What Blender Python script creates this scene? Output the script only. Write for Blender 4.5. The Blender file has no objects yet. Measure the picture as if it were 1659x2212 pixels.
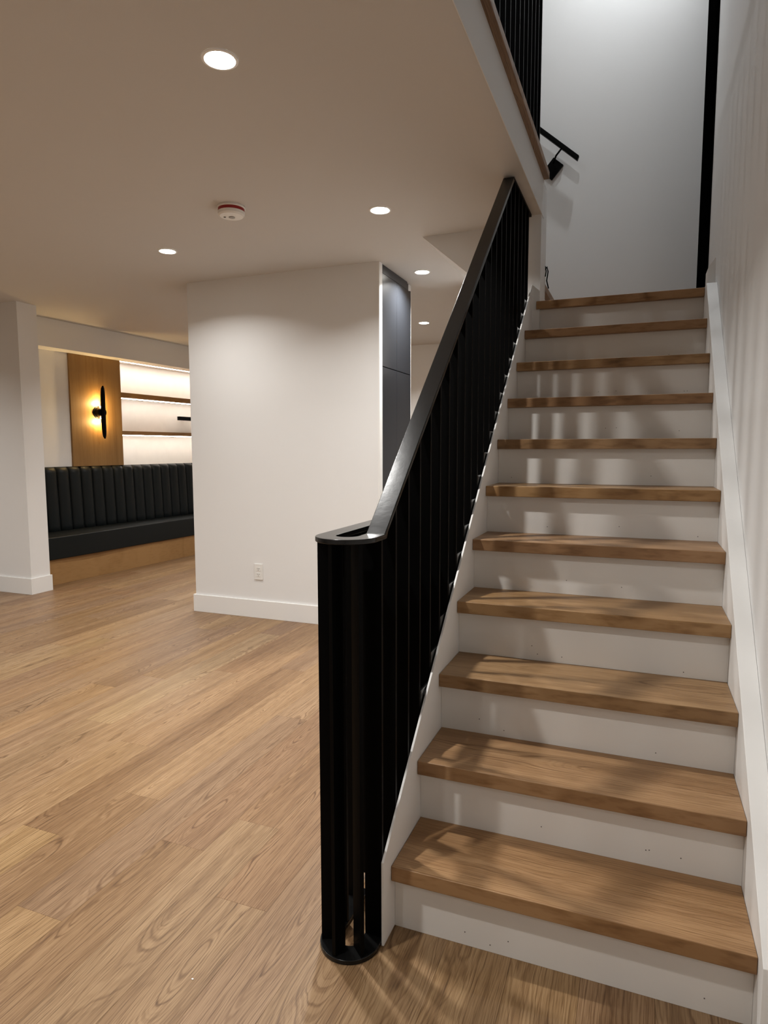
import bpy, bmesh, math, random
from mathutils import Vector, Matrix
random.seed(7)
S = bpy.context.scene
COL = S.collection

# ------------------------------------------------------------------ camera, world, lights, exposure
cd = bpy.data.cameras.new('camera'); cam = bpy.data.objects.new('camera', cd); COL.objects.link(cam)
cam.location = (0.5596, -1.4698, 1.258); cam.rotation_euler = (1.47286, 0.00159, 0.37383)
cd.sensor_fit = 'HORIZONTAL'; cd.sensor_width = 36.0; cd.lens = 1398.1 / 1659 * 36.0; cd.clip_start = 0.02
S.camera = cam
S.view_settings.view_transform = 'Standard'; S.view_settings.look = 'None'
S.view_settings.gamma = 1.0; S.view_settings.use_curve_mapping = False
S.view_settings.exposure = 0.0
world = bpy.data.worlds.new('world'); S.world = world; world.use_nodes = True
world.node_tree.nodes['Background'].inputs[0].default_value = (0.02, 0.02, 0.022, 1)
world.node_tree.nodes['Background'].inputs[1].default_value = 1.0

H = 2.482            # ceiling height of the lower room
UP = 2.67            # underside of the oak nosing upstairs
UC = 5.10            # upper ceiling
LOW_W, LOW_COL = 13.0, (1.0, 0.985, 0.955)
UPP_W, UPP_COL = 9.0, (0.93, 0.97, 1.0)
DOWN = [(-0.714, 0.364), (-0.725, 1.755), (-2.212, 1.915), (-0.889, 2.957), (-1.442, 4.711),
        (-0.714, -1.03), (-2.212, 0.30), (-2.212, -1.1), (-3.85, 0.45), (-3.75, -1.1), (-2.95, 3.65), (-0.7, -2.5), (-5.2, 1.2)]  # the lamp hidden behind the partition is added to brighten the banquette floor
UPL = [(0.12, 2.05), (0.36, 2.90), (-1.4, 0.4), (-1.4, -1.6)]
BOOST = {0: 1.7, 5: 1.35, 1: 1.25, 2: 0.8, 3: 2.1, 4: 2.8, 6: 0.7, 7: 0.5, 8: 1.4, 10: 1.6, 11: 0.6}
UBOOST = {0: 0.75, 1: 1.5}

def downlight(x, y, z, w, col, spread, size=0.07):
    ld = bpy.data.lights.new('lamp', 'AREA'); ld.shape = 'DISK'; ld.size = size; ld.energy = w; ld.color = col
    ld.spread = math.radians(spread)
    o = bpy.data.objects.new('lamp', ld); COL.objects.link(o); o.location = (x, y, z)
    return o

# ------------------------------------------------------------------ materials
def mat(name, col, rough=0.6, metal=0.0, bump=0.0, bscale=200.0, var=0.0, vscale=3.0, spec=0.5, coat=0.0):
    m = bpy.data.materials.new(name); m.use_nodes = True
    nt = m.node_tree; b = nt.nodes['Principled BSDF']
    b.inputs['Base Color'].default_value = (*col, 1); b.inputs['Roughness'].default_value = rough
    b.inputs['Metallic'].default_value = metal
    b.inputs['Specular IOR Level'].default_value = spec; b.inputs['Coat Weight'].default_value = coat
    tc = nt.nodes.new('ShaderNodeTexCoord')
    if bump:
        n = nt.nodes.new('ShaderNodeTexNoise'); n.inputs['Scale'].default_value = bscale; n.inputs['Detail'].default_value = 3
        bp = nt.nodes.new('ShaderNodeBump'); bp.inputs['Strength'].default_value = bump; bp.inputs['Distance'].default_value = 0.002
        nt.links.new(tc.outputs['Object'], n.inputs['Vector']); nt.links.new(n.outputs['Fac'], bp.inputs['Height'])
        nt.links.new(bp.outputs['Normal'], b.inputs['Normal'])
    if var:
        n = nt.nodes.new('ShaderNodeTexNoise'); n.inputs['Scale'].default_value = vscale; n.inputs['Detail'].default_value = 4
        r = nt.nodes.new('ShaderNodeMapRange'); r.inputs['To Min'].default_value = 1 - var; r.inputs['To Max'].default_value = 1 + var
        mx = nt.nodes.new('ShaderNodeMix'); mx.data_type = 'RGBA'; mx.blend_type = 'MULTIPLY'; mx.inputs[0].default_value = 1
        mx.inputs[6].default_value = (*col, 1)
        cb = nt.nodes.new('ShaderNodeCombineColor')
        nt.links.new(tc.outputs['Object'], n.inputs['Vector']); nt.links.new(n.outputs['Fac'], r.inputs['Value'])
        for i in range(3): nt.links.new(r.outputs[0], cb.inputs[i])
        nt.links.new(cb.outputs[0], mx.inputs[7]); nt.links.new(mx.outputs[2], b.inputs['Base Color'])
    return m

def emis(name, col, strength):
    m = bpy.data.materials.new(name); m.use_nodes = True; nt = m.node_tree
    b = nt.nodes['Principled BSDF']; b.inputs['Base Color'].default_value = (*col, 1)
    b.inputs['Emission Color'].default_value = (*col, 1); b.inputs['Emission Strength'].default_value = strength
    return m

def oak(name, axis, dark, mid, light, rough=0.42, tone=0.16, ring_k=330.0, contrast=1.0, bumpd=0.0004):
    """Plain-sawn oak: growth rings of a tilted, wobbling log cut by the board; random per object."""
    m = bpy.data.materials.new(name); m.use_nodes = True; nt = m.node_tree; N = nt.nodes; L = nt.links
    b = N['Principled BSDF']; b.inputs['Roughness'].default_value = rough; b.inputs['Specular IOR Level'].default_value = 0.35
    tc = N.new('ShaderNodeTexCoord'); sp = N.new('ShaderNodeSeparateXYZ'); L.new(tc.outputs['Object'], sp.inputs[0])
    oi = N.new('ShaderNodeObjectInfo')
    def M(op, a, bb=None, c=None):
        n = N.new('ShaderNodeMath'); n.operation = op
        for i, v in enumerate((a, bb, c)):
            if v is None: continue
            if isinstance(v, (int, float)): n.inputs[i].default_value = v
            else: L.new(v, n.inputs[i])
        return n.outputs[0]
    def rnd(k):   # another random number of this object
        w = N.new('ShaderNodeTexWhiteNoise'); w.noise_dimensions = '1D'
        L.new(M('MULTIPLY_ADD', oi.outputs['Random'], 97.3, k * 11.7), w.inputs['W']); return w.outputs['Value']
    if axis == 'Y': ac, al, az = sp.outputs[0], sp.outputs[1], sp.outputs[2]
    elif axis == 'X': ac, al, az = sp.outputs[1], sp.outputs[0], sp.outputs[2]
    else: ac, al, az = sp.outputs[1], sp.outputs[2], sp.outputs[0]
    r1, r2, r3, r4, r5 = rnd(1), rnd(2), rnd(3), rnd(4), rnd(5)
    off = M('MULTIPLY', r1, 40.0)
    cv = N.new('ShaderNodeCombineXYZ')   # low frequency wander along the board
    L.new(M('MULTIPLY', ac, 5.0), cv.inputs[0]); L.new(M('MULTIPLY', al, 1.5), cv.inputs[1]); L.new(M('ADD', az, off), cv.inputs[2])
    n1 = N.new('ShaderNodeTexNoise'); n1.inputs['Scale'].default_value = 1.0; n1.inputs['Detail'].default_value = 2.0
    L.new(cv.outputs[0], n1.inputs['Vector'])
    cv2 = N.new('ShaderNodeCombineXYZ')
    L.new(M('MULTIPLY', ac, 24.0), cv2.inputs[0]); L.new(M('MULTIPLY', al, 7.0), cv2.inputs[1]); L.new(M('ADD', az, off), cv2.inputs[2])
    n2 = N.new('ShaderNodeTexNoise'); n2.inputs['Scale'].default_value = 1.0; n2.inputs['Detail'].default_value = 3.0
    L.new(cv2.outputs[0], n2.inputs['Vector'])
    wob = M('MULTIPLY_ADD', M('SUBTRACT', n1.outputs['Fac'], 0.5), 0.11, M('MULTIPLY', M('SUBTRACT', n2.outputs['Fac'], 0.5), 0.010))
    xc = M('ADD', ac, M('MULTIPLY_ADD', r2, 0.16, -0.08))
    slope = M('MULTIPLY_ADD', r3, 0.09, -0.045)
    depth = M('ADD', M('MULTIPLY_ADD', r4, 0.08, 0.015), M('ADD', M('MULTIPLY', al, slope), wob))
    rad = M('SQRT', M('ADD', M('MULTIPLY', xc, xc), M('MULTIPLY', depth, depth)))
    nr = N.new('ShaderNodeTexNoise'); nr.noise_dimensions = '1D'; nr.inputs['Scale'].default_value = 1.0; nr.inputs['Detail'].default_value = 1.0
    L.new(M('ADD', M('MULTIPLY', rad, ring_k), off), nr.inputs['W'])
    rg = M('MULTIPLY_ADD', nr.outputs['Fac'], 2.6, -1.05); rgn = rg.node; rgn.use_clamp = True
    ring = M('POWER', rg, 1.4)
    cv3 = N.new('ShaderNodeCombineXYZ')   # pores and fibres
    L.new(M('MULTIPLY', ac, 420.0), cv3.inputs[0]); L.new(M('MULTIPLY', al, 13.0), cv3.inputs[1]); L.new(M('ADD', M('MULTIPLY', az, 60.0), off), cv3.inputs[2])
    n3 = N.new('ShaderNodeTexNoise'); n3.inputs['Scale'].default_value = 1.0; n3.inputs['Detail'].default_value = 3.0
    L.new(cv3.outputs[0], n3.inputs['Vector'])
    cv4 = N.new('ShaderNodeCombineXYZ')   # broad streaks
    L.new(M('MULTIPLY', ac, 26.0), cv4.inputs[0]); L.new(M('MULTIPLY', al, 1.2), cv4.inputs[1]); L.new(M('ADD', az, off), cv4.inputs[2])
    n4 = N.new('ShaderNodeTexNoise'); n4.inputs['Scale'].default_value = 1.0; n4.inputs['Detail'].default_value = 3.0
    L.new(cv4.outputs[0], n4.inputs['Vector'])
    fib = M('MAXIMUM', M('SUBTRACT', n3.outputs['Fac'], 0.47), 0.0)
    g = M('ADD', M('MULTIPLY', ring, M('MULTIPLY_ADD', n4.outputs['Fac'], 0.75 * contrast, 0.05 * contrast)), M('MULTIPLY', fib, 1.5 * contrast))
    g = M('ADD', g, M('MULTIPLY', M('SUBTRACT', 0.55, n4.outputs['Fac']), 1.1))
    cr = N.new('ShaderNodeValToRGB'); L.new(g, cr.inputs[0])
    e = cr.color_ramp.elements; e[0].position = 0.0; e[0].color = (*light, 1); e[1].position = 0.95; e[1].color = (*dark, 1)
    k = e.new(0.35); k.color = (*mid, 1)
    hs = N.new('ShaderNodeHueSaturation'); L.new(cr.outputs[0], hs.inputs['Color'])
    at = N.new('ShaderNodeAttribute'); at.attribute_type = 'OBJECT'; at.attribute_name = 'tone'
    L.new(M('ADD', M('MULTIPLY_ADD', r5, 2 * tone, 1 - tone), at.outputs['Fac']), hs.inputs['Value'])
    L.new(M('MULTIPLY_ADD', r2, 0.10, 0.99), hs.inputs['Saturation'])
    L.new(M('MULTIPLY_ADD', at.outputs['Fac'], 0.035, M('MULTIPLY_ADD', r4, 0.006, 0.4965)), hs.inputs['Hue'])
    L.new(hs.outputs[0], b.inputs['Base Color'])
    bp = N.new('ShaderNodeBump'); bp.inputs['Strength'].default_value = 0.35; bp.inputs['Distance'].default_value = bumpd; bp.invert = True
    L.new(g, bp.inputs['Height']); L.new(bp.outputs['Normal'], b.inputs['Normal'])
    return m

WHITE = mat('wall_paint', (0.79, 0.785, 0.775), 0.75, bump=0.12, bscale=350, var=0.012, vscale=2, spec=0.25)
CEIL = mat('ceiling_paint', (0.61, 0.59, 0.565), 0.9, bump=0.1, bscale=300, spec=0.15)
TRIM = mat('trim_paint', (0.82, 0.81, 0.79), 0.45, bump=0.05, bscale=60, spec=0.4)
RISER = mat('riser_paint', (0.74, 0.72, 0.69), 0.5, bump=0.06, bscale=120, spec=0.4)
BLACK = mat('black_steel', (0.006, 0.006, 0.006), 0.21, bump=0.10, bscale=40, spec=0.34)
BLACKP = mat('black_steel_bars', (0.0018, 0.0018, 0.0018), 0.45, bump=0.05, bscale=60, spec=0.06)
BOLT = mat('bolt_steel', (0.35, 0.35, 0.36), 0.3, metal=1.0)
DOORB = mat('black_door_paint', (0.001, 0.001, 0.001), 0.8, spec=0.0, bump=0.04)
LEATHER = mat('dark_leather', (0.0040, 0.0062, 0.0068), 0.5, bump=0.3, bscale=240, spec=0.22, var=0.15)
CABINET = mat('charcoal_laminate', (0.016, 0.018, 0.022), 0.30, bump=0.06, bscale=300, spec=0.5)
PLASTIC = mat('white_plastic', (0.80, 0.79, 0.76), 0.4, bump=0.02)
SLOT = mat('dark_slot', (0.10, 0.09, 0.08), 0.8, bump=0.02)
RED = mat('red_band', (0.30, 0.012, 0.012), 0.4, bump=0.02)
NICHE = mat('niche_back', (0.76, 0.72, 0.66), 0.8, bump=0.2, bscale=60, var=0.06, vscale=9)
OLDBR = mat('bronze_register', (0.05, 0.032, 0.02), 0.4, metal=0.6, bump=0.05)
REFL = mat('lamp_reflector', (0.9, 0.9, 0.88), 0.3, bump=0.01)
LENS = emis('lamp_lens', (1.0, 0.96, 0.88), 30.0)
LENSU = emis('lamp_lens_cool', (0.95, 0.98, 1.0), 30.0)
LED = emis('led_strip', (1.0, 0.93, 0.86), 26.0)
BULB = emis('sconce_bulb', (1.0, 0.70, 0.30), 50.0)
OAKF = oak('oak_plank', 'Y', (0.078, 0.041, 0.019), (0.208, 0.124, 0.063), (0.312, 0.204, 0.113), rough=0.40, tone=0.0, contrast=1.2)
OAKT = oak('oak_tread', 'X', (0.110, 0.055, 0.022), (0.262, 0.150, 0.072), (0.36, 0.222, 0.115), rough=0.42, tone=0.02, ring_k=260)
OAKC = oak('oak_nosing', 'Y', (0.10, 0.055, 0.03), (0.22, 0.13, 0.07), (0.33, 0.21, 0.12), rough=0.45, tone=0.03)
OAKP = oak('oak_veneer', 'Z', (0.15, 0.083, 0.028), (0.215, 0.122, 0.042), (0.27, 0.16, 0.06), rough=0.5, tone=0.02, contrast=0.5)
OAKQ = oak('oak_plinth', 'Y', (0.19, 0.095, 0.034), (0.27, 0.145, 0.055), (0.33, 0.185, 0.075), rough=0.5, tone=0.02, contrast=0.5)

# ------------------------------------------------------------------ helpers
base = {}   # where each object's origin stands in the frame its shapes are given in
def V(*a): return Vector(a)
def tag(o, label=None, cat=None, group=None, kind=None):
    if label: o['label'] = label
    if cat: o['category'] = cat
    if group: o['group'] = group
    if kind: o['kind'] = kind
    return o
def empty(name, loc, label=None, cat=None, group=None, kind=None, frame=None):
    o = bpy.data.objects.new(name, None); COL.objects.link(o); o.empty_display_size = 0.1
    base[o] = Vector(loc)
    if frame: o.location = frame @ Vector(loc); o.rotation_euler = frame.to_euler()
    else: o.location = loc
    return tag(o, label, cat, group, kind)
def link(name, bm, m, parent=None, origin=None, smooth=False, bevel=0.0, seg=2, frame=None, mats=None):
    me = bpy.data.meshes.new(name)
    if origin is None:
        cs = [v.co for v in bm.verts]
        origin = Vector([(min(c[i] for c in cs) + max(c[i] for c in cs)) / 2 for i in range(3)])
    origin = Vector(origin)
    bmesh.ops.translate(bm, verts=bm.verts, vec=-origin)
    bmesh.ops.recalc_face_normals(bm, faces=bm.faces)
    bm.to_mesh(me); bm.free()
    for x in (mats or [m]): me.materials.append(x)
    o = bpy.data.objects.new(name, me); COL.objects.link(o); base[o] = origin
    if parent is not None:
        o.parent = parent; o.location = origin - base[parent]
    elif frame: o.location = frame @ origin; o.rotation_euler = frame.to_euler()
    else: o.location = origin
    if smooth:
        for p in me.polygons: p.use_smooth = True
    if bevel:
        md = o.modifiers.new('bevel', 'BEVEL'); md.width = bevel; md.segments = seg; md.limit_method = 'ANGLE'; md.angle_limit = math.radians(35)
        for p in me.polygons: p.use_smooth = True
        w = o.modifiers.new('wn', 'WEIGHTED_NORMAL')
    return o
def bx(bm, x0, x1, y0, y1, z0, z1):
    vs = [bm.verts.new(c) for c in ((x0,y0,z0),(x1,y0,z0),(x1,y1,z0),(x0,y1,z0),(x0,y0,z1),(x1,y0,z1),(x1,y1,z1),(x0,y1,z1))]
    for f in ((3,2,1,0),(4,5,6,7),(0,1,5,4),(1,2,6,5),(2,3,7,6),(3,0,4,7)): bm.faces.new([vs[i] for i in f])
    return bm
def box(name, x0, x1, y0, y1, z0, z1, m, parent=None, **k):
    return link(name, bx(bmesh.new(), x0, x1, y0, y1, z0, z1), m, parent, **k)
def boxes(name, lst, m, parent=None, **k):
    bm = bmesh.new()
    for b in lst: bx(bm, *b)
    return link(name, bm, m, parent, **k)
def pr(bm, poly, axis, a0, a1):
    """extrude a polygon (in the two other axes) along axis"""
    def c(p, a):
        return {'x': (a, p[0], p[1]), 'y': (p[0], a, p[1]), 'z': (p[0], p[1], a)}[axis]
    A = [bm.verts.new(c(p, a0)) for p in poly]; B = [bm.verts.new(c(p, a1)) for p in poly]
    n = len(poly); bm.faces.new(A); bm.faces.new(B[::-1])
    for i in range(n): bm.faces.new((A[i], A[(i+1) % n], B[(i+1) % n], B[i]))
    return bm
def prism(name, poly, axis, a0, a1, m, parent=None, **k):
    return link(name, pr(bmesh.new(), poly, axis, a0, a1), m, parent, **k)
def lathe(bm, prof, center, axis='z', seg=32, cap=True):
    """prof: list of (radius, height along axis)"""
    cx, cy, cz = center; rings = []
    for r, h in prof:
        ring = []
        for i in range(seg):
            a = 2 * math.pi * i / seg; u, v = r * math.cos(a), r * math.sin(a)
            ring.append(bm.verts.new({'z': (cx+u, cy+v, cz+h), 'x': (cx+h, cy+u, cz+v), 'y': (cx+u, cy+h, cz+v)}[axis]))
        rings.append(ring)
    for a, b in zip(rings, rings[1:]):
        for i in range(seg): bm.faces.new((a[i], a[(i+1) % seg], b[(i+1) % seg], b[i]))
    if cap: bm.faces.new(rings[0]); bm.faces.new(rings[-1])
    return bm
def tube(bm, pts, r, seg=8):
    pts = [Vector(p) for p in pts]; rings = []
    for i, p in enumerate(pts):
        d = (pts[min(i+1, len(pts)-1)] - pts[max(i-1, 0)]).normalized()
        up = Vector((0, 0, 1)) if abs(d.z) < 0.9 else Vector((1, 0, 0))
        a = d.cross(up).normalized(); b = d.cross(a)
        rings.append([bm.verts.new(p + r * (a * math.cos(2*math.pi*j/seg) + b * math.sin(2*math.pi*j/seg))) for j in range(seg)])
    for a, b in zip(rings, rings[1:]):
        for j in range(seg): bm.faces.new((a[j], a[(j+1) % seg], b[(j+1) % seg], b[j]))
    bm.faces.new(rings[0]); bm.faces.new(rings[-1])
    return bm
def struct(o, label=None): o['kind'] = 'structure'; return tag(o, label) if label else o

# stair geometry
R, G, W, TT, NOS = 0.185, 0.2114, 0.8314, 0.0408, 0.0305
RW = 0.878           # face of the right wall
BW = 3.35            # back wall of the stairwell
LZ = 11 * R          # landing height
A = 0.065            # the banquette wall runs slightly off square
FR = Matrix.Translation((-4.84, 3.30, 0)) @ Matrix.Rotation(-A, 4, 'Z')   # its frame: x out of the wall, y along it

# ------------------------------------------------------------------ setting: floor with planks
fl = struct(box('floor', -6.6, 0.98, -3.5, 6.1, -0.10, -0.012, OAKF, origin=(0, 0, -0.012)))
PW = 0.1635; PX = -0.018
fixed = {-8: [0.008, 1.68], -6: [-0.28, 1.1], -5: [0.11], -4: [0.298], -7: [-1.0, 0.296], -9: [0.62], -10: [-0.5, 1.516], -11: [0.735, 2.25], -16: [1.357], -12: [-0.2, 1.3], -3: [0.85], -2: [-0.95, 0.5], -1: [1.25], 0: [-0.85, 0.9]}
tones = {(-8, 0.008): -0.17, (-8, -1.0): 0.12, (-5, 0.11): -0.13, (-6, -0.28): -0.10, (-4, 0.298): -0.06, (-9, 0.62): 0.05, (-9, -1.0): 0.08, (-11, 0.735): 0.13, (-7, 0.296): 0.08, (-10, -0.5): 0.03, (-11, 2.25): -0.14}
mcache = {}
def plank(x0, x1, y0, y1, tone):
    gp = 0.00015; c = 0.0003; w = x1 - x0 - 2*gp; l = round(y1 - y0, 3) - 2*gp
    key = (round(w, 4), round(l, 3))
    if key not in mcache:
        bm = bmesh.new(); hx, hy = w/2, l/2
        lv = [[bm.verts.new(p) for p in ((-a, -b, z), (a, -b, z), (a, b, z), (-a, b, z))] for a, b, z in ((hx, hy, -0.012), (hx, hy, -c), (hx-c, hy-c, 0))]
        bm.faces.new(lv[2])
        for p, q in zip(lv, lv[1:]):
            for i in range(4): bm.faces.new((p[i], p[(i+1) % 4], q[(i+1) % 4], q[i]))
        bm.faces.new(lv[0][::-1])
        me = bpy.data.meshes.new('plank'); bm.to_mesh(me); bm.free(); me.materials.append(OAKF); mcache[key] = me
    o = bpy.data.objects.new('plank', mcache[key]); COL.objects.link(o)
    o['tone'] = tone; o.parent = fl; o.location = Vector(((x0+x1)/2, (y0+y1)/2, 0)) - base[fl]
rng = random.Random(11)
for k in range(-32, 6):
    x0, x1 = PX + k*PW, PX + (k+1)*PW
    x1 = min(x1, RW)
    ys = sorted(fixed.get(k, []))
    if not ys: ys = [rng.uniform(-0.6, 1.0)]
    while ys[0] > -1.55: ys.insert(0, ys[0] - rng.choice([1.2, 1.5, 1.8, 0.9]))
    while ys[-1] < 6.0: ys.append(ys[-1] + rng.choice([1.2, 1.5, 1.8, 2.1]))
    for a, b in zip(ys, ys[1:]):
        tn = tones.get((k, round(a, 3)), rng.uniform(-0.13, 0.12)); a = max(a, -2.2); b = min(b, 5.99)
        if b - a < 0.05: continue
        if x0 >= -0.02:                      # in front of the staircase only
            if a > 0.05: continue
            b = min(b, 0.045)
        xm = (x0 + x1) / 2
        if -4.30 > xm and a > 5.4: continue
        if xm < -2.2 - 1.9 and b < -0.4: continue
        if -2.58 < xm < -1.1 and a > 2.62 and b < 3.2: continue
        plank(x0, x1, a, b, tn)

# ------------------------------------------------------------------ setting: ceiling, upper floor, walls
cl = boxes('ceiling', [(-6.6, 0.04, -3.5, 2.245, H, UP), (-6.6, -0.657, 2.245, BW+0.1, H, UP), (-6.6, 0.98, BW+0.1, 6.1, H, UP), (0.04, 0.98, -3.5, -0.85, H, UP)], CEIL)
struct(cl)
struct(box('ceiling_upper', -3.1, 0.98, -3.5, BW+0.1, UC, UC+0.1, CEIL))
# white face of the floor edge beside the stairwell
struct(box('trim_1', 0.0395, 0.0425, -0.85, 2.2, H, UP, WHITE), 'white painted edge of the upper floor beside the stairwell')
nz = struct(box('trim_2', -0.10, 0.071, -0.85, 2.173, UP, UP+0.037, OAKC, bevel=0.003), 'oak nosing along the edge of the upper floor')
struct(boxes('floor_upper', [(-3.1, -0.10, -3.5, 2.173, UP, UP+0.036), (-3.1, -0.70, 2.173, BW, UP, UP+0.036)], OAKF))
struct(box('wall_right', RW, 0.98, -3.5, BW+0.1, 0, UC, WHITE))
struct(boxes('wall_stairwell', [(-0.70, RW, BW, BW+0.1, 1.86, UC), (-3.1, -0.70, BW, BW+0.1, UP+0.036, UC)], WHITE), 'grey white back wall of the stairwell above the landing')
struct(box('wall_upper_left', -3.1, -3.0, -3.5, BW, UP+0.04, UC, WHITE))
struct(box('wall_front', -6.6, 0.98, -3.6, -3.5, 0, UC, WHITE))
struct(box('wall_left', -6.7, -6.6, -3.5, 6.1, 0, H, WHITE))
struct(box('wall_far', -6.6, 0.98, 6.0, 6.1, 0, H, WHITE))
# wall end (post) carrying the upper floor at the top of the flight
struct(boxes('wall_post', [(-0.085, 0.04, 2.1285, 2.32, 0, H), (-0.085, 0.04, 2.173, 2.32, H, UP)], WHITE), 'white end of the partition at the top of the stairs')
# block wall
struct(box('wall_block', -2.6116, -1.082, 2.606, 2.655, 0, H, WHITE))
struct(boxes('wall_block_side', [(-2.6116, -2.50, 2.655, 3.26, 0, H), (-2.5, -1.09, 3.24, 3.30, 0, H)], WHITE))
def baseboard(name, pts, ext=0.015, h=0.14):
    pass
struct(box('baseboard_block', -2.6266, -1.082, 2.591, 2.606, 0, 0.133, TRIM, bevel=0.0015))
struct(box('baseboard_block_side', -2.6266, -2.6116, 2.606, 3.26, 0, 0.133, TRIM, bevel=0.0015))
# wing wall at the left and its baseboards
struct(box('wall_wing', -6.6, -4.303, 2.557, 2.75, 0, H, WHITE))
struct(box('baseboard_wing', -6.6, -4.288, 2.542, 2.557, 0, 0.14, TRIM, bevel=0.0015))
struct(box('baseboard_wing_side', -4.303, -4.288, 2.557, 2.76, 0, 0.14, TRIM, bevel=0.0015))
struct(box('baseboard_right', RW-0.014, RW, -3.5, -0.075, 0, 0.14, TRIM, bevel=0.0015))
# banquette wall: plain part, niche, dropped beam
struct(boxes('wall_banquette', [(-0.45, 0.0, -0.62, 0.885, 0, H), (-0.45, -0.26, 0.885, 2.75, 0, H), (-0.26, 0.0, 0.885, 2.75, 2.234, H), (-0.26, 0, 0.885, 2.75, 0, 0.95), (-0.45, 0, 2.6, 2.75, 0, H)], WHITE, frame=FR))
struct(box('beam', 0.0, 0.19, -0.62, 2.75, 2.217, H-0.001, WHITE, frame=FR), 'dropped white beam above the banquette')

# door at the landing
d1 = empty('door_1', (RW, 2.98, LZ)); struct(d1, 'black door at the right end of the landing')
box('door_leaf', RW-0.006, RW+0.004, 2.66, BW-0.002, LZ, LZ+2.16, DOORB, d1)
bm = bmesh.new(); bx(bm, RW-0.016, RW-0.0005, 2.58, 2.66, LZ, LZ+2.16); link('door_casing', bm, DOORB, d1, bevel=0.002)
struct(prism('baseboard_landing', [(RW, LZ), (RW-0.032, LZ), (RW-0.032, LZ+0.105), (RW-0.002, LZ+0.15), (RW, LZ+0.15)], 'y', 2.17, 2.30, TRIM))

# ------------------------------------------------------------------ main staircase
st = empty('staircase', (W/2, 0, 0), 'white staircase with oak treads climbing beside the black balustrade', 'staircase')
def tread(i):
    y0 = i*G; y1 = (i+1)*G + NOS + 0.012; x0 = 0.0005; x1 = W - 0.0005
    z1 = (i+1)*R; z0 = z1 - TT
    if i == 10:      # notched around the wall end
        return prism('tread', [(0.024, y0), (x1, y0), (x1, y0+0.13), (0.0405, y0+0.13), (0.0405, 2.128), (0.024, 2.128)], 'z', z0, z1, OAKT, st, bevel=0.0025)
    if i == 9: return prism('tread', [(x0, y0), (x1, y0), (x1, y1), (0.0405, y1), (0.0405, 2.128), (x0, 2.128)], 'z', z0, z1, OAKT, st, bevel=0.0025)
    o = box('tread', x0, x1, y0, y1, z0, z1, OAKT, st, bevel=0.0025)
    return o
for i in range(11): tread(i)
for i in range(11):
    y = i*G + NOS
    x0 = 0.0005 if i < 10 else 0.0405
    r = box('riser', x0, W-0.0005, y, y+0.012, i*R + 0.0005, (i+1)*R - TT - 0.0003, RISER, st)
    for q in range(rng.randint(2, 4)):      # small nail heads left in the paint
        c = (rng.uniform(0.05, W-0.05), y - 0.0005, i*R + rng.uniform(0.015, 0.05))
        link('nail_hole', lathe(bmesh.new(), [(0.0016, 0), (0.0016, 0.001)], c, 'y', 8), SLOT, r)
def LSZ(y): return 0.268 + 0.873*y
def RSZ(y): return 0.236 + 0.880*y
prism('stringer', [(-0.05, 0.001), (-0.05, LSZ(-0.05)), (2.127, LSZ(2.127)), (2.127, 1.45), (0.5, 0.001)], 'x', -0.0065, 0.0, TRIM, st, bevel=0.0008)
prism('stringer', [(-0.05, 0.001), (-0.05, RSZ(-0.05)+0.008), (2.05, RSZ(2.05)), (2.17, RSZ(2.05)), (2.17, 1.45), (0.5, 0.001)], 'x', W, RW-0.0005, TRIM, st, bevel=0.0012)
# landing
ld = empty('landing', (0.45, 2.7, 1.86), 'oak landing at the top of the first flight', 'landing')
lp = box('platform', 0.0, RW-0.001, 2.27, BW-0.001, 1.86, LZ-0.03, WHITE, ld)
for k in range(11):
    a = 2.2454 + k*0.1
    if a > BW - 0.02: break
    box('plank', 0.041 if a < 2.32 else 0.028, RW-0.002, a, min(a+0.0994, BW-0.001), LZ-0.03, LZ, OAKT, ld)
struct(prism('wall_understair', [(0.52, 0.0), (2.11, 1.43), (2.11, 0.0)], 'x', -0.0062, -0.0003, WHITE))
struct(box('wall_underlanding', -0.0115, 0.0, 2.33, BW, 0, 1.86, WHITE))

# second flight, going left from the landing
s2 = empty('staircase', (-0.35, 2.8, LZ), 'second short flight rising left from the landing, mostly hidden behind the wall end', 'staircase')
UR = (UP + 0.037 - LZ) / 4
for k in range(3):
    xf = 0.022 - k*G
    box('tread', xf - G - 0.04, xf, 2.33, BW-0.001, LZ + (k+1)*UR - 0.04, LZ + (k+1)*UR, OAKC, s2, bevel=0.002)
for k in range(4):
    xf = 0.022 - k*G - 0.03
    box('riser', xf - 0.012, xf, 2.33, BW-0.001, LZ + k*UR + 0.0005, LZ + (k+1)*UR - 0.0405, RISER, s2)
sof = lambda x: H - 0.85*(x + 0.657)
prism('soffit', [(-0.657, H+0.05), (-0.657, H), (-0.086, sof(-0.086)), (-0.086, sof(-0.086)+0.05)], 'y', 2.245, BW-0.001, WHITE, s2)
prism('side_panel', [(-0.655, H+0.0), (-0.086, sof(-0.086)+0.002), (-0.086, H+0.0)], 'y', 2.246, 2.26, WHITE, s2)
# loose black cable at the wall end
bm = bmesh.new(); tube(bm, [(0.041, 2.31, 2.245), (0.047, 2.325, 2.262), (0.052, 2.34, 2.24), (0.050, 2.33, 2.215), (0.046, 2.335, 2.19), (0.055, 2.35, 2.15)], 0.0035)
tube(bm, [(0.041, 2.305, 2.262), (0.046, 2.31, 2.235), (0.043, 2.30, 2.205)], 0.003)
tag(link('cable', bm, BLACKP, smooth=True), 'short black cable loop hanging from the white wall end above the top tread', 'cable')

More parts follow.
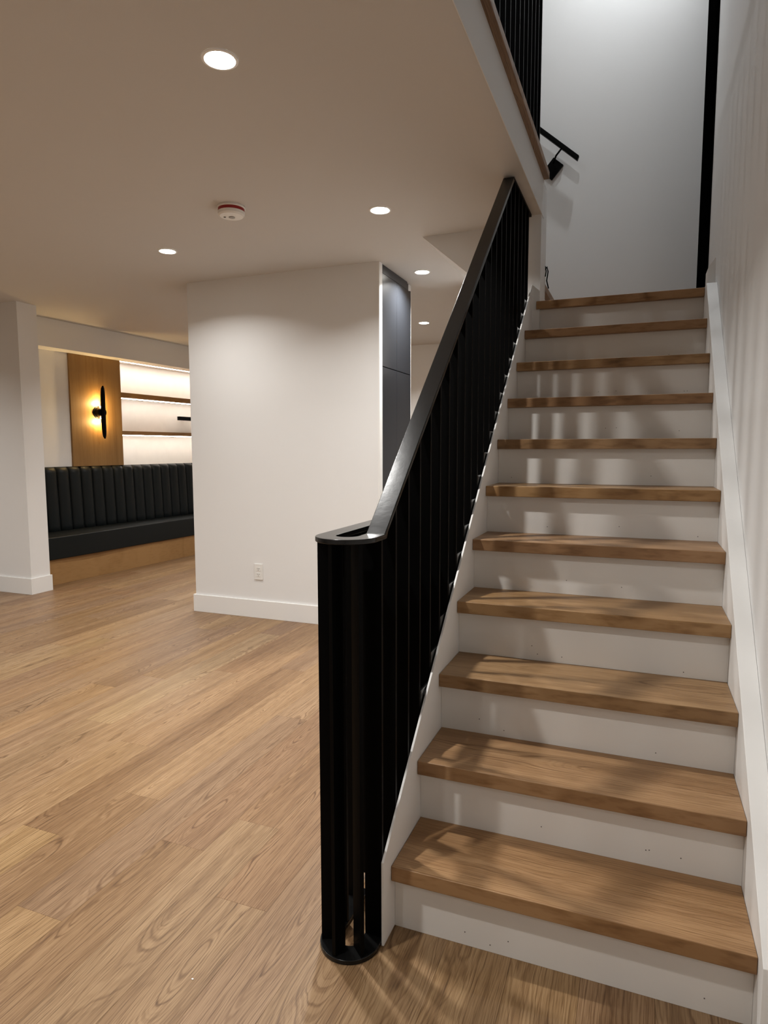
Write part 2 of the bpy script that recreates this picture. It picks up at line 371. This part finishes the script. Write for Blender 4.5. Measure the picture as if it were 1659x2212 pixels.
# ------------------------------------------------------------------ black steel balustrade
bl = empty('balustrade', (-0.09, -0.065, 0), 'black steel stair balustrade of flat bars with a rounded looped newel', 'balustrade')
CX, CY = -0.0855, -0.065
def ring(name, ro, ri, z0, z1, yl, yr, m, par):
    """U-shaped flat ring, open at the back; left arm to yl, right arm to yr"""
    n = 28; bm = bmesh.new()
    out = [(CX+ro, yr)] + [(CX + ro*math.cos(-math.pi*i/n), CY + ro*math.sin(-math.pi*i/n)) for i in range(n+1)] + [(CX-ro, yl)]
    inn = [(CX+ri, yr)] + [(CX + ri*math.cos(-math.pi*i/n), CY + ri*math.sin(-math.pi*i/n)) for i in range(n+1)] + [(CX-ri, yl)]
    vo0 = [bm.verts.new((*p, z0)) for p in out]; vo1 = [bm.verts.new((*p, z1)) for p in out]
    vi0 = [bm.verts.new((*p, z0)) for p in inn]; vi1 = [bm.verts.new((*p, z1)) for p in inn]
    for i in range(len(out)-1):
        bm.faces.new((vo1[i], vo1[i+1], vi1[i+1], vi1[i])); bm.faces.new((vo0[i], vi0[i], vi0[i+1], vo0[i+1]))
        bm.faces.new((vo0[i], vo0[i+1], vo1[i+1], vo1[i])); bm.faces.new((vi0[i], vi1[i], vi1[i+1], vi0[i+1]))
    for j in (0, -1): bm.faces.new((vo0[j], vo1[j], vi1[j], vi0[j]))
    return link(name, bm, m, par, bevel=0.0015)
ZR = 1.05
ring('newel_top', 0.078, 0.028, ZR-0.012, ZR, 0.55, -0.012, BLACK, bl)
ring('base_plate', 0.0775, 0.028, 0.0, 0.012, 0.12, 0.02, BLACK, bl)
def RZ(y): return 1.063 + 0.885*y          # top of the sloping rail
XA, XB = -0.0585, -0.0085
prism('handrail', [(-0.014, ZR-0.012), (-0.016, ZR), (0.004, RZ(0.004)), (1.598, H-0.001), (1.612, H-0.001), (1.612, H-0.014), (0.008, RZ(0.008)-0.015), (-0.002, ZR-0.012)], 'x', XA, XB, BLACK, bl, bevel=0.002)
PY0, PS = -0.035, 0.0985
ys = [PY0 + PS*i for i in range(22)]
for y in ys:
    top = min(RZ(y) - 0.012, H - 0.013) if y > 0 else ZR - 0.013
    bot = max(0.0125, LSZ(y) - 0.30) if y > 0.1 else 0.0125
    if y + 0.01 > 2.112: break
    box('picket', XA+0.001, XB-0.002, y, y+0.010, bot, top, BLACKP, bl)
for y0, y1 in zip(ys, ys[1:]):
    if y0 < 0.2 or y1 > 2.1: continue
    zt = LSZ(y1) - 0.028
    t = box('mounting_tab', -0.0150, -0.0095, y0+0.0102, y1-0.0002, zt-0.15, zt, BLACK, bl)
    bm = bmesh.new(); lathe(bm, [(0.009, 0), (0.009, 0.0015), (0.005, 0.0022)], (-0.0094, (y0+y1)/2 + 0.005, zt-(0.022 if y0 < 0.3 else 0.07)), 'x', 12); link('bolt', bm, BOLT, t, smooth=False)
box('ceiling_rail', XA, XB, 1.60, 2.112, H-0.013, H-0.001, BLACKP, bl)
for th in (-42, -100, -158):                # radial bars of the looped newel
    c, s = math.cos(math.radians(th)), math.sin(math.radians(th)); bm = bmesh.new()
    a = Vector((CX + 0.030*c, CY + 0.030*s)); b = Vector((CX + 0.073*c, CY + 0.073*s)); n = Vector((-s, c)) * 0.005
    pr(bm, [a-n, b-n, b+n, a+n], 'z', 0.0125, ZR-0.0125); link('picket', bm, BLACKP, bl)
y = CY + 0.045
while y < 0.52:                              # bars under the level arm
    box('picket', CX-0.074, CX-0.030, y, y+0.010, max(0.0125, 0.9*(y-0.16)), ZR-0.0125, BLACKP, bl)
    y += PS

# upper balustrade on the oak nosing
ub = empty('balustrade', (0.03, 0.9, UP+0.037), 'black flat bar balustrade standing on the oak nosing of the upper floor', 'balustrade')
y = 1.935
while y > -0.8:
    box('picket', 0.008, 0.052, y-0.010, y, UP+0.0475, UP+0.99, BLACKP, ub); y -= PS
box('base_rail', 0.005, 0.055, -0.84, 1.94, UP+0.0372, UP+0.047, BLACK, ub)
box('top_rail', 0.005, 0.055, -0.84, 1.94, UP+0.99, UP+1.002, BLACK, ub)
# wall handrail of the second flight
hr = empty('wall_handrail', (-0.3, BW-0.07, 3.4), 'black sloping handrail bracketed to the stairwell back wall', 'handrail')
a = Vector((0.105, 0, 3.190)); dr = Vector((-1, 0, 0.875)).normalized(); nn = Vector((dr.z, 0, -dr.x)) ; L_ = 1.5
b = a + dr*L_; up = Vector((0.659, 0, 0.752))
bm = bmesh.new(); c0 = [a, a + up*0.030 + dr*0.012, b + up*0.030, b]
pr(bm, [(v.x, v.z) for v in c0], 'y', BW-0.085, BW-0.055); link('rail', bm, BLACKP, hr, bevel=0.004)
for s in (0.145, 1.2):
    p = a + dr*s
    k0 = p; k1 = p - up*0.05
    bm = bmesh.new(); tube(bm, [(k0.x, BW-0.07, k0.z), (k1.x, BW-0.068, k1.z), (k1.x-up.x*0.02, BW-0.045, k1.z-up.z*0.02), (k1.x-up.x*0.045, BW-0.01, k1.z-up.z*0.04)], 0.0065, 10)
    br = link('bracket', bm, BLACKP, hr, smooth=True)
    q = p - up*0.115 - dr*0.02; e1, e2 = dr*0.044, up*0.058
    bm = bmesh.new(); pr(bm, [((q+v).x, (q+v).z) for v in (e1+e2, -e1+e2, -e1-e2, e1-e2)], 'y', BW-0.022, BW-0.0005); link('wall_plate', bm, BLACKP, br, bevel=0.001)

# ------------------------------------------------------------------ cabinet behind the block wall
cb = empty('tall_cabinet', (-1.3, 2.96, 0), 'tall charcoal built-in cupboard recessed in the white partition end', 'cabinet')
CF = -1.07
boxes('body', [(-1.65, CF-0.020, 2.657, 3.236, 0.08, H-0.002)], CABINET, cb)
box('filler', CF-0.020, CF-0.004, 2.657, 3.17, 2.425, H-0.003, CABINET, cb)
box('side_panel', CF-0.02, CF, 3.222, 3.236, 0.0, 2.425, CABINET, cb)
box('toe_kick', CF-0.06, CF-0.045, 2.657, 3.22, 0.0, 0.08, CABINET, cb)
for (y0, y1) in ((2.6575, 2.9355), (2.9385, 3.2205)):
    for (z0, z1) in ((0.085, 1.806), (1.812, 2.42)):
        box('door', CF-0.0195, CF, y0, y1, z0, z1, CABINET, cb, bevel=0.001)
# white jamb strip
struct(box('trim_3', -1.0819, -1.0695, 2.603, 2.656, 0, H-0.001, TRIM), 'bright white edge trim of the partition')

# ------------------------------------------------------------------ banquette (in the wall's own frame)
bq = empty('banquette', (0.2, 0.9, 0), 'long dark leather banquette with channelled back on an oak plinth', 'banquette', frame=FR)
box('plinth', 0.002, 0.425, -0.49, 2.59, 0.001, 0.238, OAKQ, bq)
def cushion():
    bm = bmesh.new(); pts = [(0.03, -0.51), (0.36, -0.51)]
    for i in range(9):
        t = math.pi/2*i/8; pts.append((0.36 + 0.09*math.sin(t) , -0.42 - 0.09*math.cos(t)))
    for i in range(1, 8): pts.append((0.45 + 0.012*math.sin(math.pi*i/8), -0.44 + i*0.12))
    pts += [(0.45, 0.6), (0.446, 2.59), (0.03, 2.59)]
    pr(bm, pts, 'z', 0.24, 0.447)
    return link('seat_cushion', bm, LEATHER, bq, bevel=0.022, seg=4)
cushion()
def channel(y0, y1):
    bm = bmesh.new(); n = 8; rows = []
    prof = [(0.40, 0.0), (0.45, 0.0)] + [(0.5 + 0.5*i/4, 0) for i in range(0)]
    zs = [0.40, 0.5, 0.7, 0.9, 1.02]
    arc = [(0.06*math.sin(math.pi/2*i/5), 0.058*(1 - math.cos(math.pi/2*i/5))) for i in range(1, 6)]
    w = y1 - y0
    for z, sh in [(z, 0) for z in zs] + [(1.02 + h, s) for h, s in arc]:
        f = 0.092 - 0.028*(z-0.4)/0.65
        rows.append([bm.verts.new((max(0.004, f - sh - 0.026*(2*abs(j/n-0.5))**2.6), y0 + w*j/n, z)) for j in range(n+1)])
    for p, q in zip(rows, rows[1:]):
        for j in range(n): bm.faces.new((p[j], p[j+1], q[j+1], q[j]))
    bk = [[bm.verts.new((0.002, r[j].co.y, r[j].co.z)) for r in rows] for j in (0, n)]
    for i in range(len(rows)-1):
        bm.faces.new((rows[i][0], rows[i+1][0], bk[0][i+1], bk[0][i])); bm.faces.new((rows[i][n], bk[1][i], bk[1][i+1], rows[i+1][n]))
    bm.faces.new([bk[0][-1]] + rows[-1][:] + [bk[1][-1]]); bm.faces.new([bk[0][0], bk[1][0]] + rows[0][::-1])
    return link('back_channel', bm, LEATHER, bq, smooth=True)
y = 0.02 - 0.14*4
while y < 2.55:
    channel(y + 0.001, y + 0.139); y += 0.14

# oak panel with sconce
tag(box('wood_panel', 0.001, 0.022, 0.235, 0.885, 1.0795, 2.216, OAKP, frame=FR, bevel=0.001), 'tall brown oak wall panel behind the banquette carrying the lit sconce', 'wall panel')
sc = empty('wall_sconce', (0.03, 0.565, 1.64), 'black boat-shaped wall sconce glowing warm on the oak panel', 'sconce', frame=FR)
bm = bmesh.new(); lathe(bm, [(0.066, 0.0225), (0.066, 0.030), (0.056, 0.036), (0.052, 0.060), (0.052, 0.082), (0.046, 0.098)], (0, 0.565, 1.64), 'x', 32); link('drum', bm, BLACKP, sc, smooth=False)
bm = bmesh.new(); n = 24; rows = []
for i in range(n+1):
    t = -1 + 2*i/n; z = 1.64 + 0.275*t; hw = 0.022*max(0.0, 1 - abs(t)**5)**0.5 + 0.004; dx = 0.012 + 0.008*(1 - t*t); cx = 0.104 + 0.006*t*t
    rows.append([bm.verts.new(p) for p in ((cx-dx/2, 0.565-hw, z), (cx+dx/2, 0.565-hw*0.8, z), (cx+dx/2+0.004, 0.565, z), (cx+dx/2, 0.565+hw*0.8, z), (cx-dx/2, 0.565+hw, z))])
for p, q in zip(rows, rows[1:]):
    for j in range(5): bm.faces.new((p[j], p[(j+1) % 5], q[(j+1) % 5], q[j]))
bm.faces.new(rows[0]); bm.faces.new(rows[-1]); link('shade', bm, BLACKP, sc, smooth=False)
for s in (-1, 1):
    bm = bmesh.new(); lathe(bm, [(0.012, 0), (0.012, 0.012*s)], (0.068, 0.565, 1.64 + 0.054*s), 'z', 16); link('bulb', bm, BULB, sc)

# lit niche: shelves with LED strips
struct(box('wall_niche', -0.2595, -0.245, 0.886, 2.59, 0.951, 2.233, NICHE, frame=FR), 'pale back panel of the lit display niche')
for (z0, z1, lab) in ((1.824, 1.879, 'upper floating oak shelf glowing beneath in the lit niche'), (1.414, 1.456, 'lower floating oak shelf glowing beneath in the lit niche')):
    sh = empty('wall_shelf', (-0.12, 1.7, z0), lab, 'shelf', 'oak shelves of the lit niche', frame=FR)
    box('board', -0.244, -0.001, 0.887, 2.589, z0, z1, OAKQ, sh, bevel=0.001)
    box('light_strip', -0.085, -0.060, 0.90, 2.58, z0-0.008, z0-0.0002, LED, sh)
tp = empty('niche_light', (-0.12, 1.7, 2.22), 'bright linear light strip at the top of the lit niche', 'light strip', frame=FR)
box('light_strip', -0.075, -0.030, 0.90, 2.58, 2.224, 2.2335, LED, tp)
box('channel', -0.16, -0.0755, 0.90, 2.58, 2.228, 2.2335, TRIM, tp)
bk = empty('wall_bracket', (-0.2, 1.95, 1.62), 'small black horizontal bar projecting from the lit niche middle bay', 'bracket', frame=FR)
box('bar', -0.15, -0.11, 1.93, 2.5, 1.615, 1.662, BLACKP, bk); box('arm', -0.244, -0.15, 2.1, 2.13, 1.63, 1.65, BLACKP, bk)

# ------------------------------------------------------------------ outlet, smoke alarm, register, chip
ot = empty('wall_outlet', (-2.04, 2.603, 0.347), 'white duplex electrical outlet low on the white partition', 'outlet')
OX, OZ = -2.040, 0.347
box('cover_plate', OX-0.036, OX+0.036, 2.5995, 2.6055, OZ-0.060, OZ+0.060, PLASTIC, ot, bevel=0.002)
for s in (-1, 1):
    f = box('receptacle', OX-0.017, OX+0.017, 2.5980, 2.5994, OZ+s*0.021-0.015, OZ+s*0.021+0.015, PLASTIC, ot, bevel=0.0005)
    for dx in (-0.0065, 0.0065): box('slot', OX+dx-0.0014, OX+dx+0.0014, 2.5974, 2.5982, OZ+s*0.021-0.001, OZ+s*0.021+0.008, SLOT, f)
    bm = bmesh.new(); lathe(bm, [(0.0026, 0), (0.0026, 0.0008)], (OX, 2.5974, OZ+s*0.021-0.008), 'y', 10); link('slot', bm, SLOT, f)
SX, SY = -1.415, 1.44
sd = empty('smoke_alarm', (SX, SY, H), 'round white smoke alarm with red band on the ceiling', 'smoke alarm')
bm = bmesh.new(); lathe(bm, [(0.070, -0.0005), (0.071, -0.008), (0.068, -0.011)], (SX, SY, H), 'z', 48); link('mount', bm, PLASTIC, sd, smooth=False)
bm = bmesh.new(); lathe(bm, [(0.0665, -0.0112), (0.0665, -0.026)], (SX, SY, H), 'z', 48); link('band', bm, RED, sd)
bm = bmesh.new(); lathe(bm, [(0.068, -0.0262), (0.066, -0.040), (0.058, -0.047), (0.020, -0.049)], (SX, SY, H), 'z', 48); link('body', bm, PLASTIC, sd, smooth=False)
bm = bmesh.new(); lathe(bm, [(0.016, -0.0492), (0.016, -0.0515), (0.012, -0.053)], (SX, SY+0.004, H), 'z', 24); link('test_button', bm, mat('button_grey', (0.35, 0.34, 0.33), 0.5, bump=0.02), sd)
bm = bmesh.new(); lathe(bm, [(0.006, -0.0492), (0.006, -0.0505)], (SX-0.032, SY-0.012, H), 'z', 12); link('indicator', bm, SLOT, sd)
vr = empty('floor_register', (-4.80, 2.42, 0), 'dark bronze floor register beside the white wing wall', 'floor vent')
boxes('frame', [(-4.98, -4.62, 2.33, 2.345, 0.0005, 0.006), (-4.98, -4.62, 2.475, 2.49, 0.0005, 0.006), (-4.98, -4.965, 2.345, 2.475, 0.0005, 0.006), (-4.635, -4.62, 2.345, 2.475, 0.0005, 0.006)], OLDBR, vr)
for k in range(12): box('louver', -4.965+k*0.0275+0.004, -4.965+k*0.0275+0.014, 2.345, 2.475, 0.001, 0.005, OLDBR, vr)
bm = bmesh.new(); pr(bm, [(-0.3905, -0.311), (-0.3855, -0.312), (-0.3845, -0.309), (-0.389, -0.308)], 'z', 0.0002, 0.0015)
tag(link('paint_chip', bm, PLASTIC), 'tiny white paint chip lying on the oak floor left of the newel', 'chip')

# ------------------------------------------------------------------ recessed ceiling lights
labs = ['nearest large recessed ceiling light at the upper left', 'recessed ceiling light right of the smoke alarm', 'recessed ceiling light left of the white partition top',
        'recessed ceiling light just right of the charcoal cupboard top', 'farthest recessed ceiling light beyond the charcoal cupboard',
        'recessed ceiling light just behind the camera left of the stairs', 'recessed ceiling light in the middle of the open floor', 'recessed ceiling light behind the camera over the open floor',
        'recessed ceiling light in front of the white wing wall', 'recessed ceiling light behind the camera at the far left', 'added ceiling light hidden behind the partition to brighten the banquette floor',
        'rearmost recessed ceiling light behind the camera', 'leftmost recessed ceiling light near the left wall']
def fixture(x, y, z, lens, label, r=0.058):
    t = empty('recessed_light', (x, y, z), label, 'ceiling light', 'recessed ceiling lights')
    bm = bmesh.new(); n = 40
    def circ(rr, zz): return [bm.verts.new((x + rr*math.cos(2*math.pi*i/n), y + rr*math.sin(2*math.pi*i/n), z + zz)) for i in range(n)]
    rs = [circ(r, -0.0002), circ(r-0.001, -0.004), circ(r-0.009, -0.005), circ(r-0.011, -0.001)]
    for a, b in zip(rs, rs[1:]):
        for i in range(n): bm.faces.new((a[i], a[(i+1) % n], b[(i+1) % n], b[i]))
    link('trim_ring', bm, REFL, t)
    bm = bmesh.new(); lathe(bm, [(r-0.012, -0.0002), (r-0.013, -0.003)], (x, y, z), 'z', n); link('lens', bm, lens, t)
for i, (x, y) in enumerate(DOWN):
    fixture(x, y, H, LENS, labs[i])
    downlight(x, y, H-0.0055, LOW_W*BOOST.get(i, 1.0), LOW_COL, 140)
for i, (x, y) in enumerate(UPL):
    fixture(x, y, UC, LENSU, ['recessed light in the upper ceiling over the stairs', 'recessed light in the upper ceiling close to the stairwell back wall', 'recessed light in the upper hall ceiling', 'recessed light at the front of the upper hall ceiling'][i])
    downlight(x, y, UC-0.0055, UPP_W*UBOOST.get(i, 1.0), UPP_COL, 150)
# glow of the sconce (its two bulbs)
for s in (-1, 1):
    pl = bpy.data.lights.new('sconce_lamp', 'POINT'); pl.energy = 8.0; pl.color = (1.0, 0.66, 0.27); pl.shadow_soft_size = 0.012
    o = bpy.data.objects.new('sconce_lamp', pl); COL.objects.link(o); o.location = FR @ Vector((0.066, 0.565, 1.64 + 0.095*s))
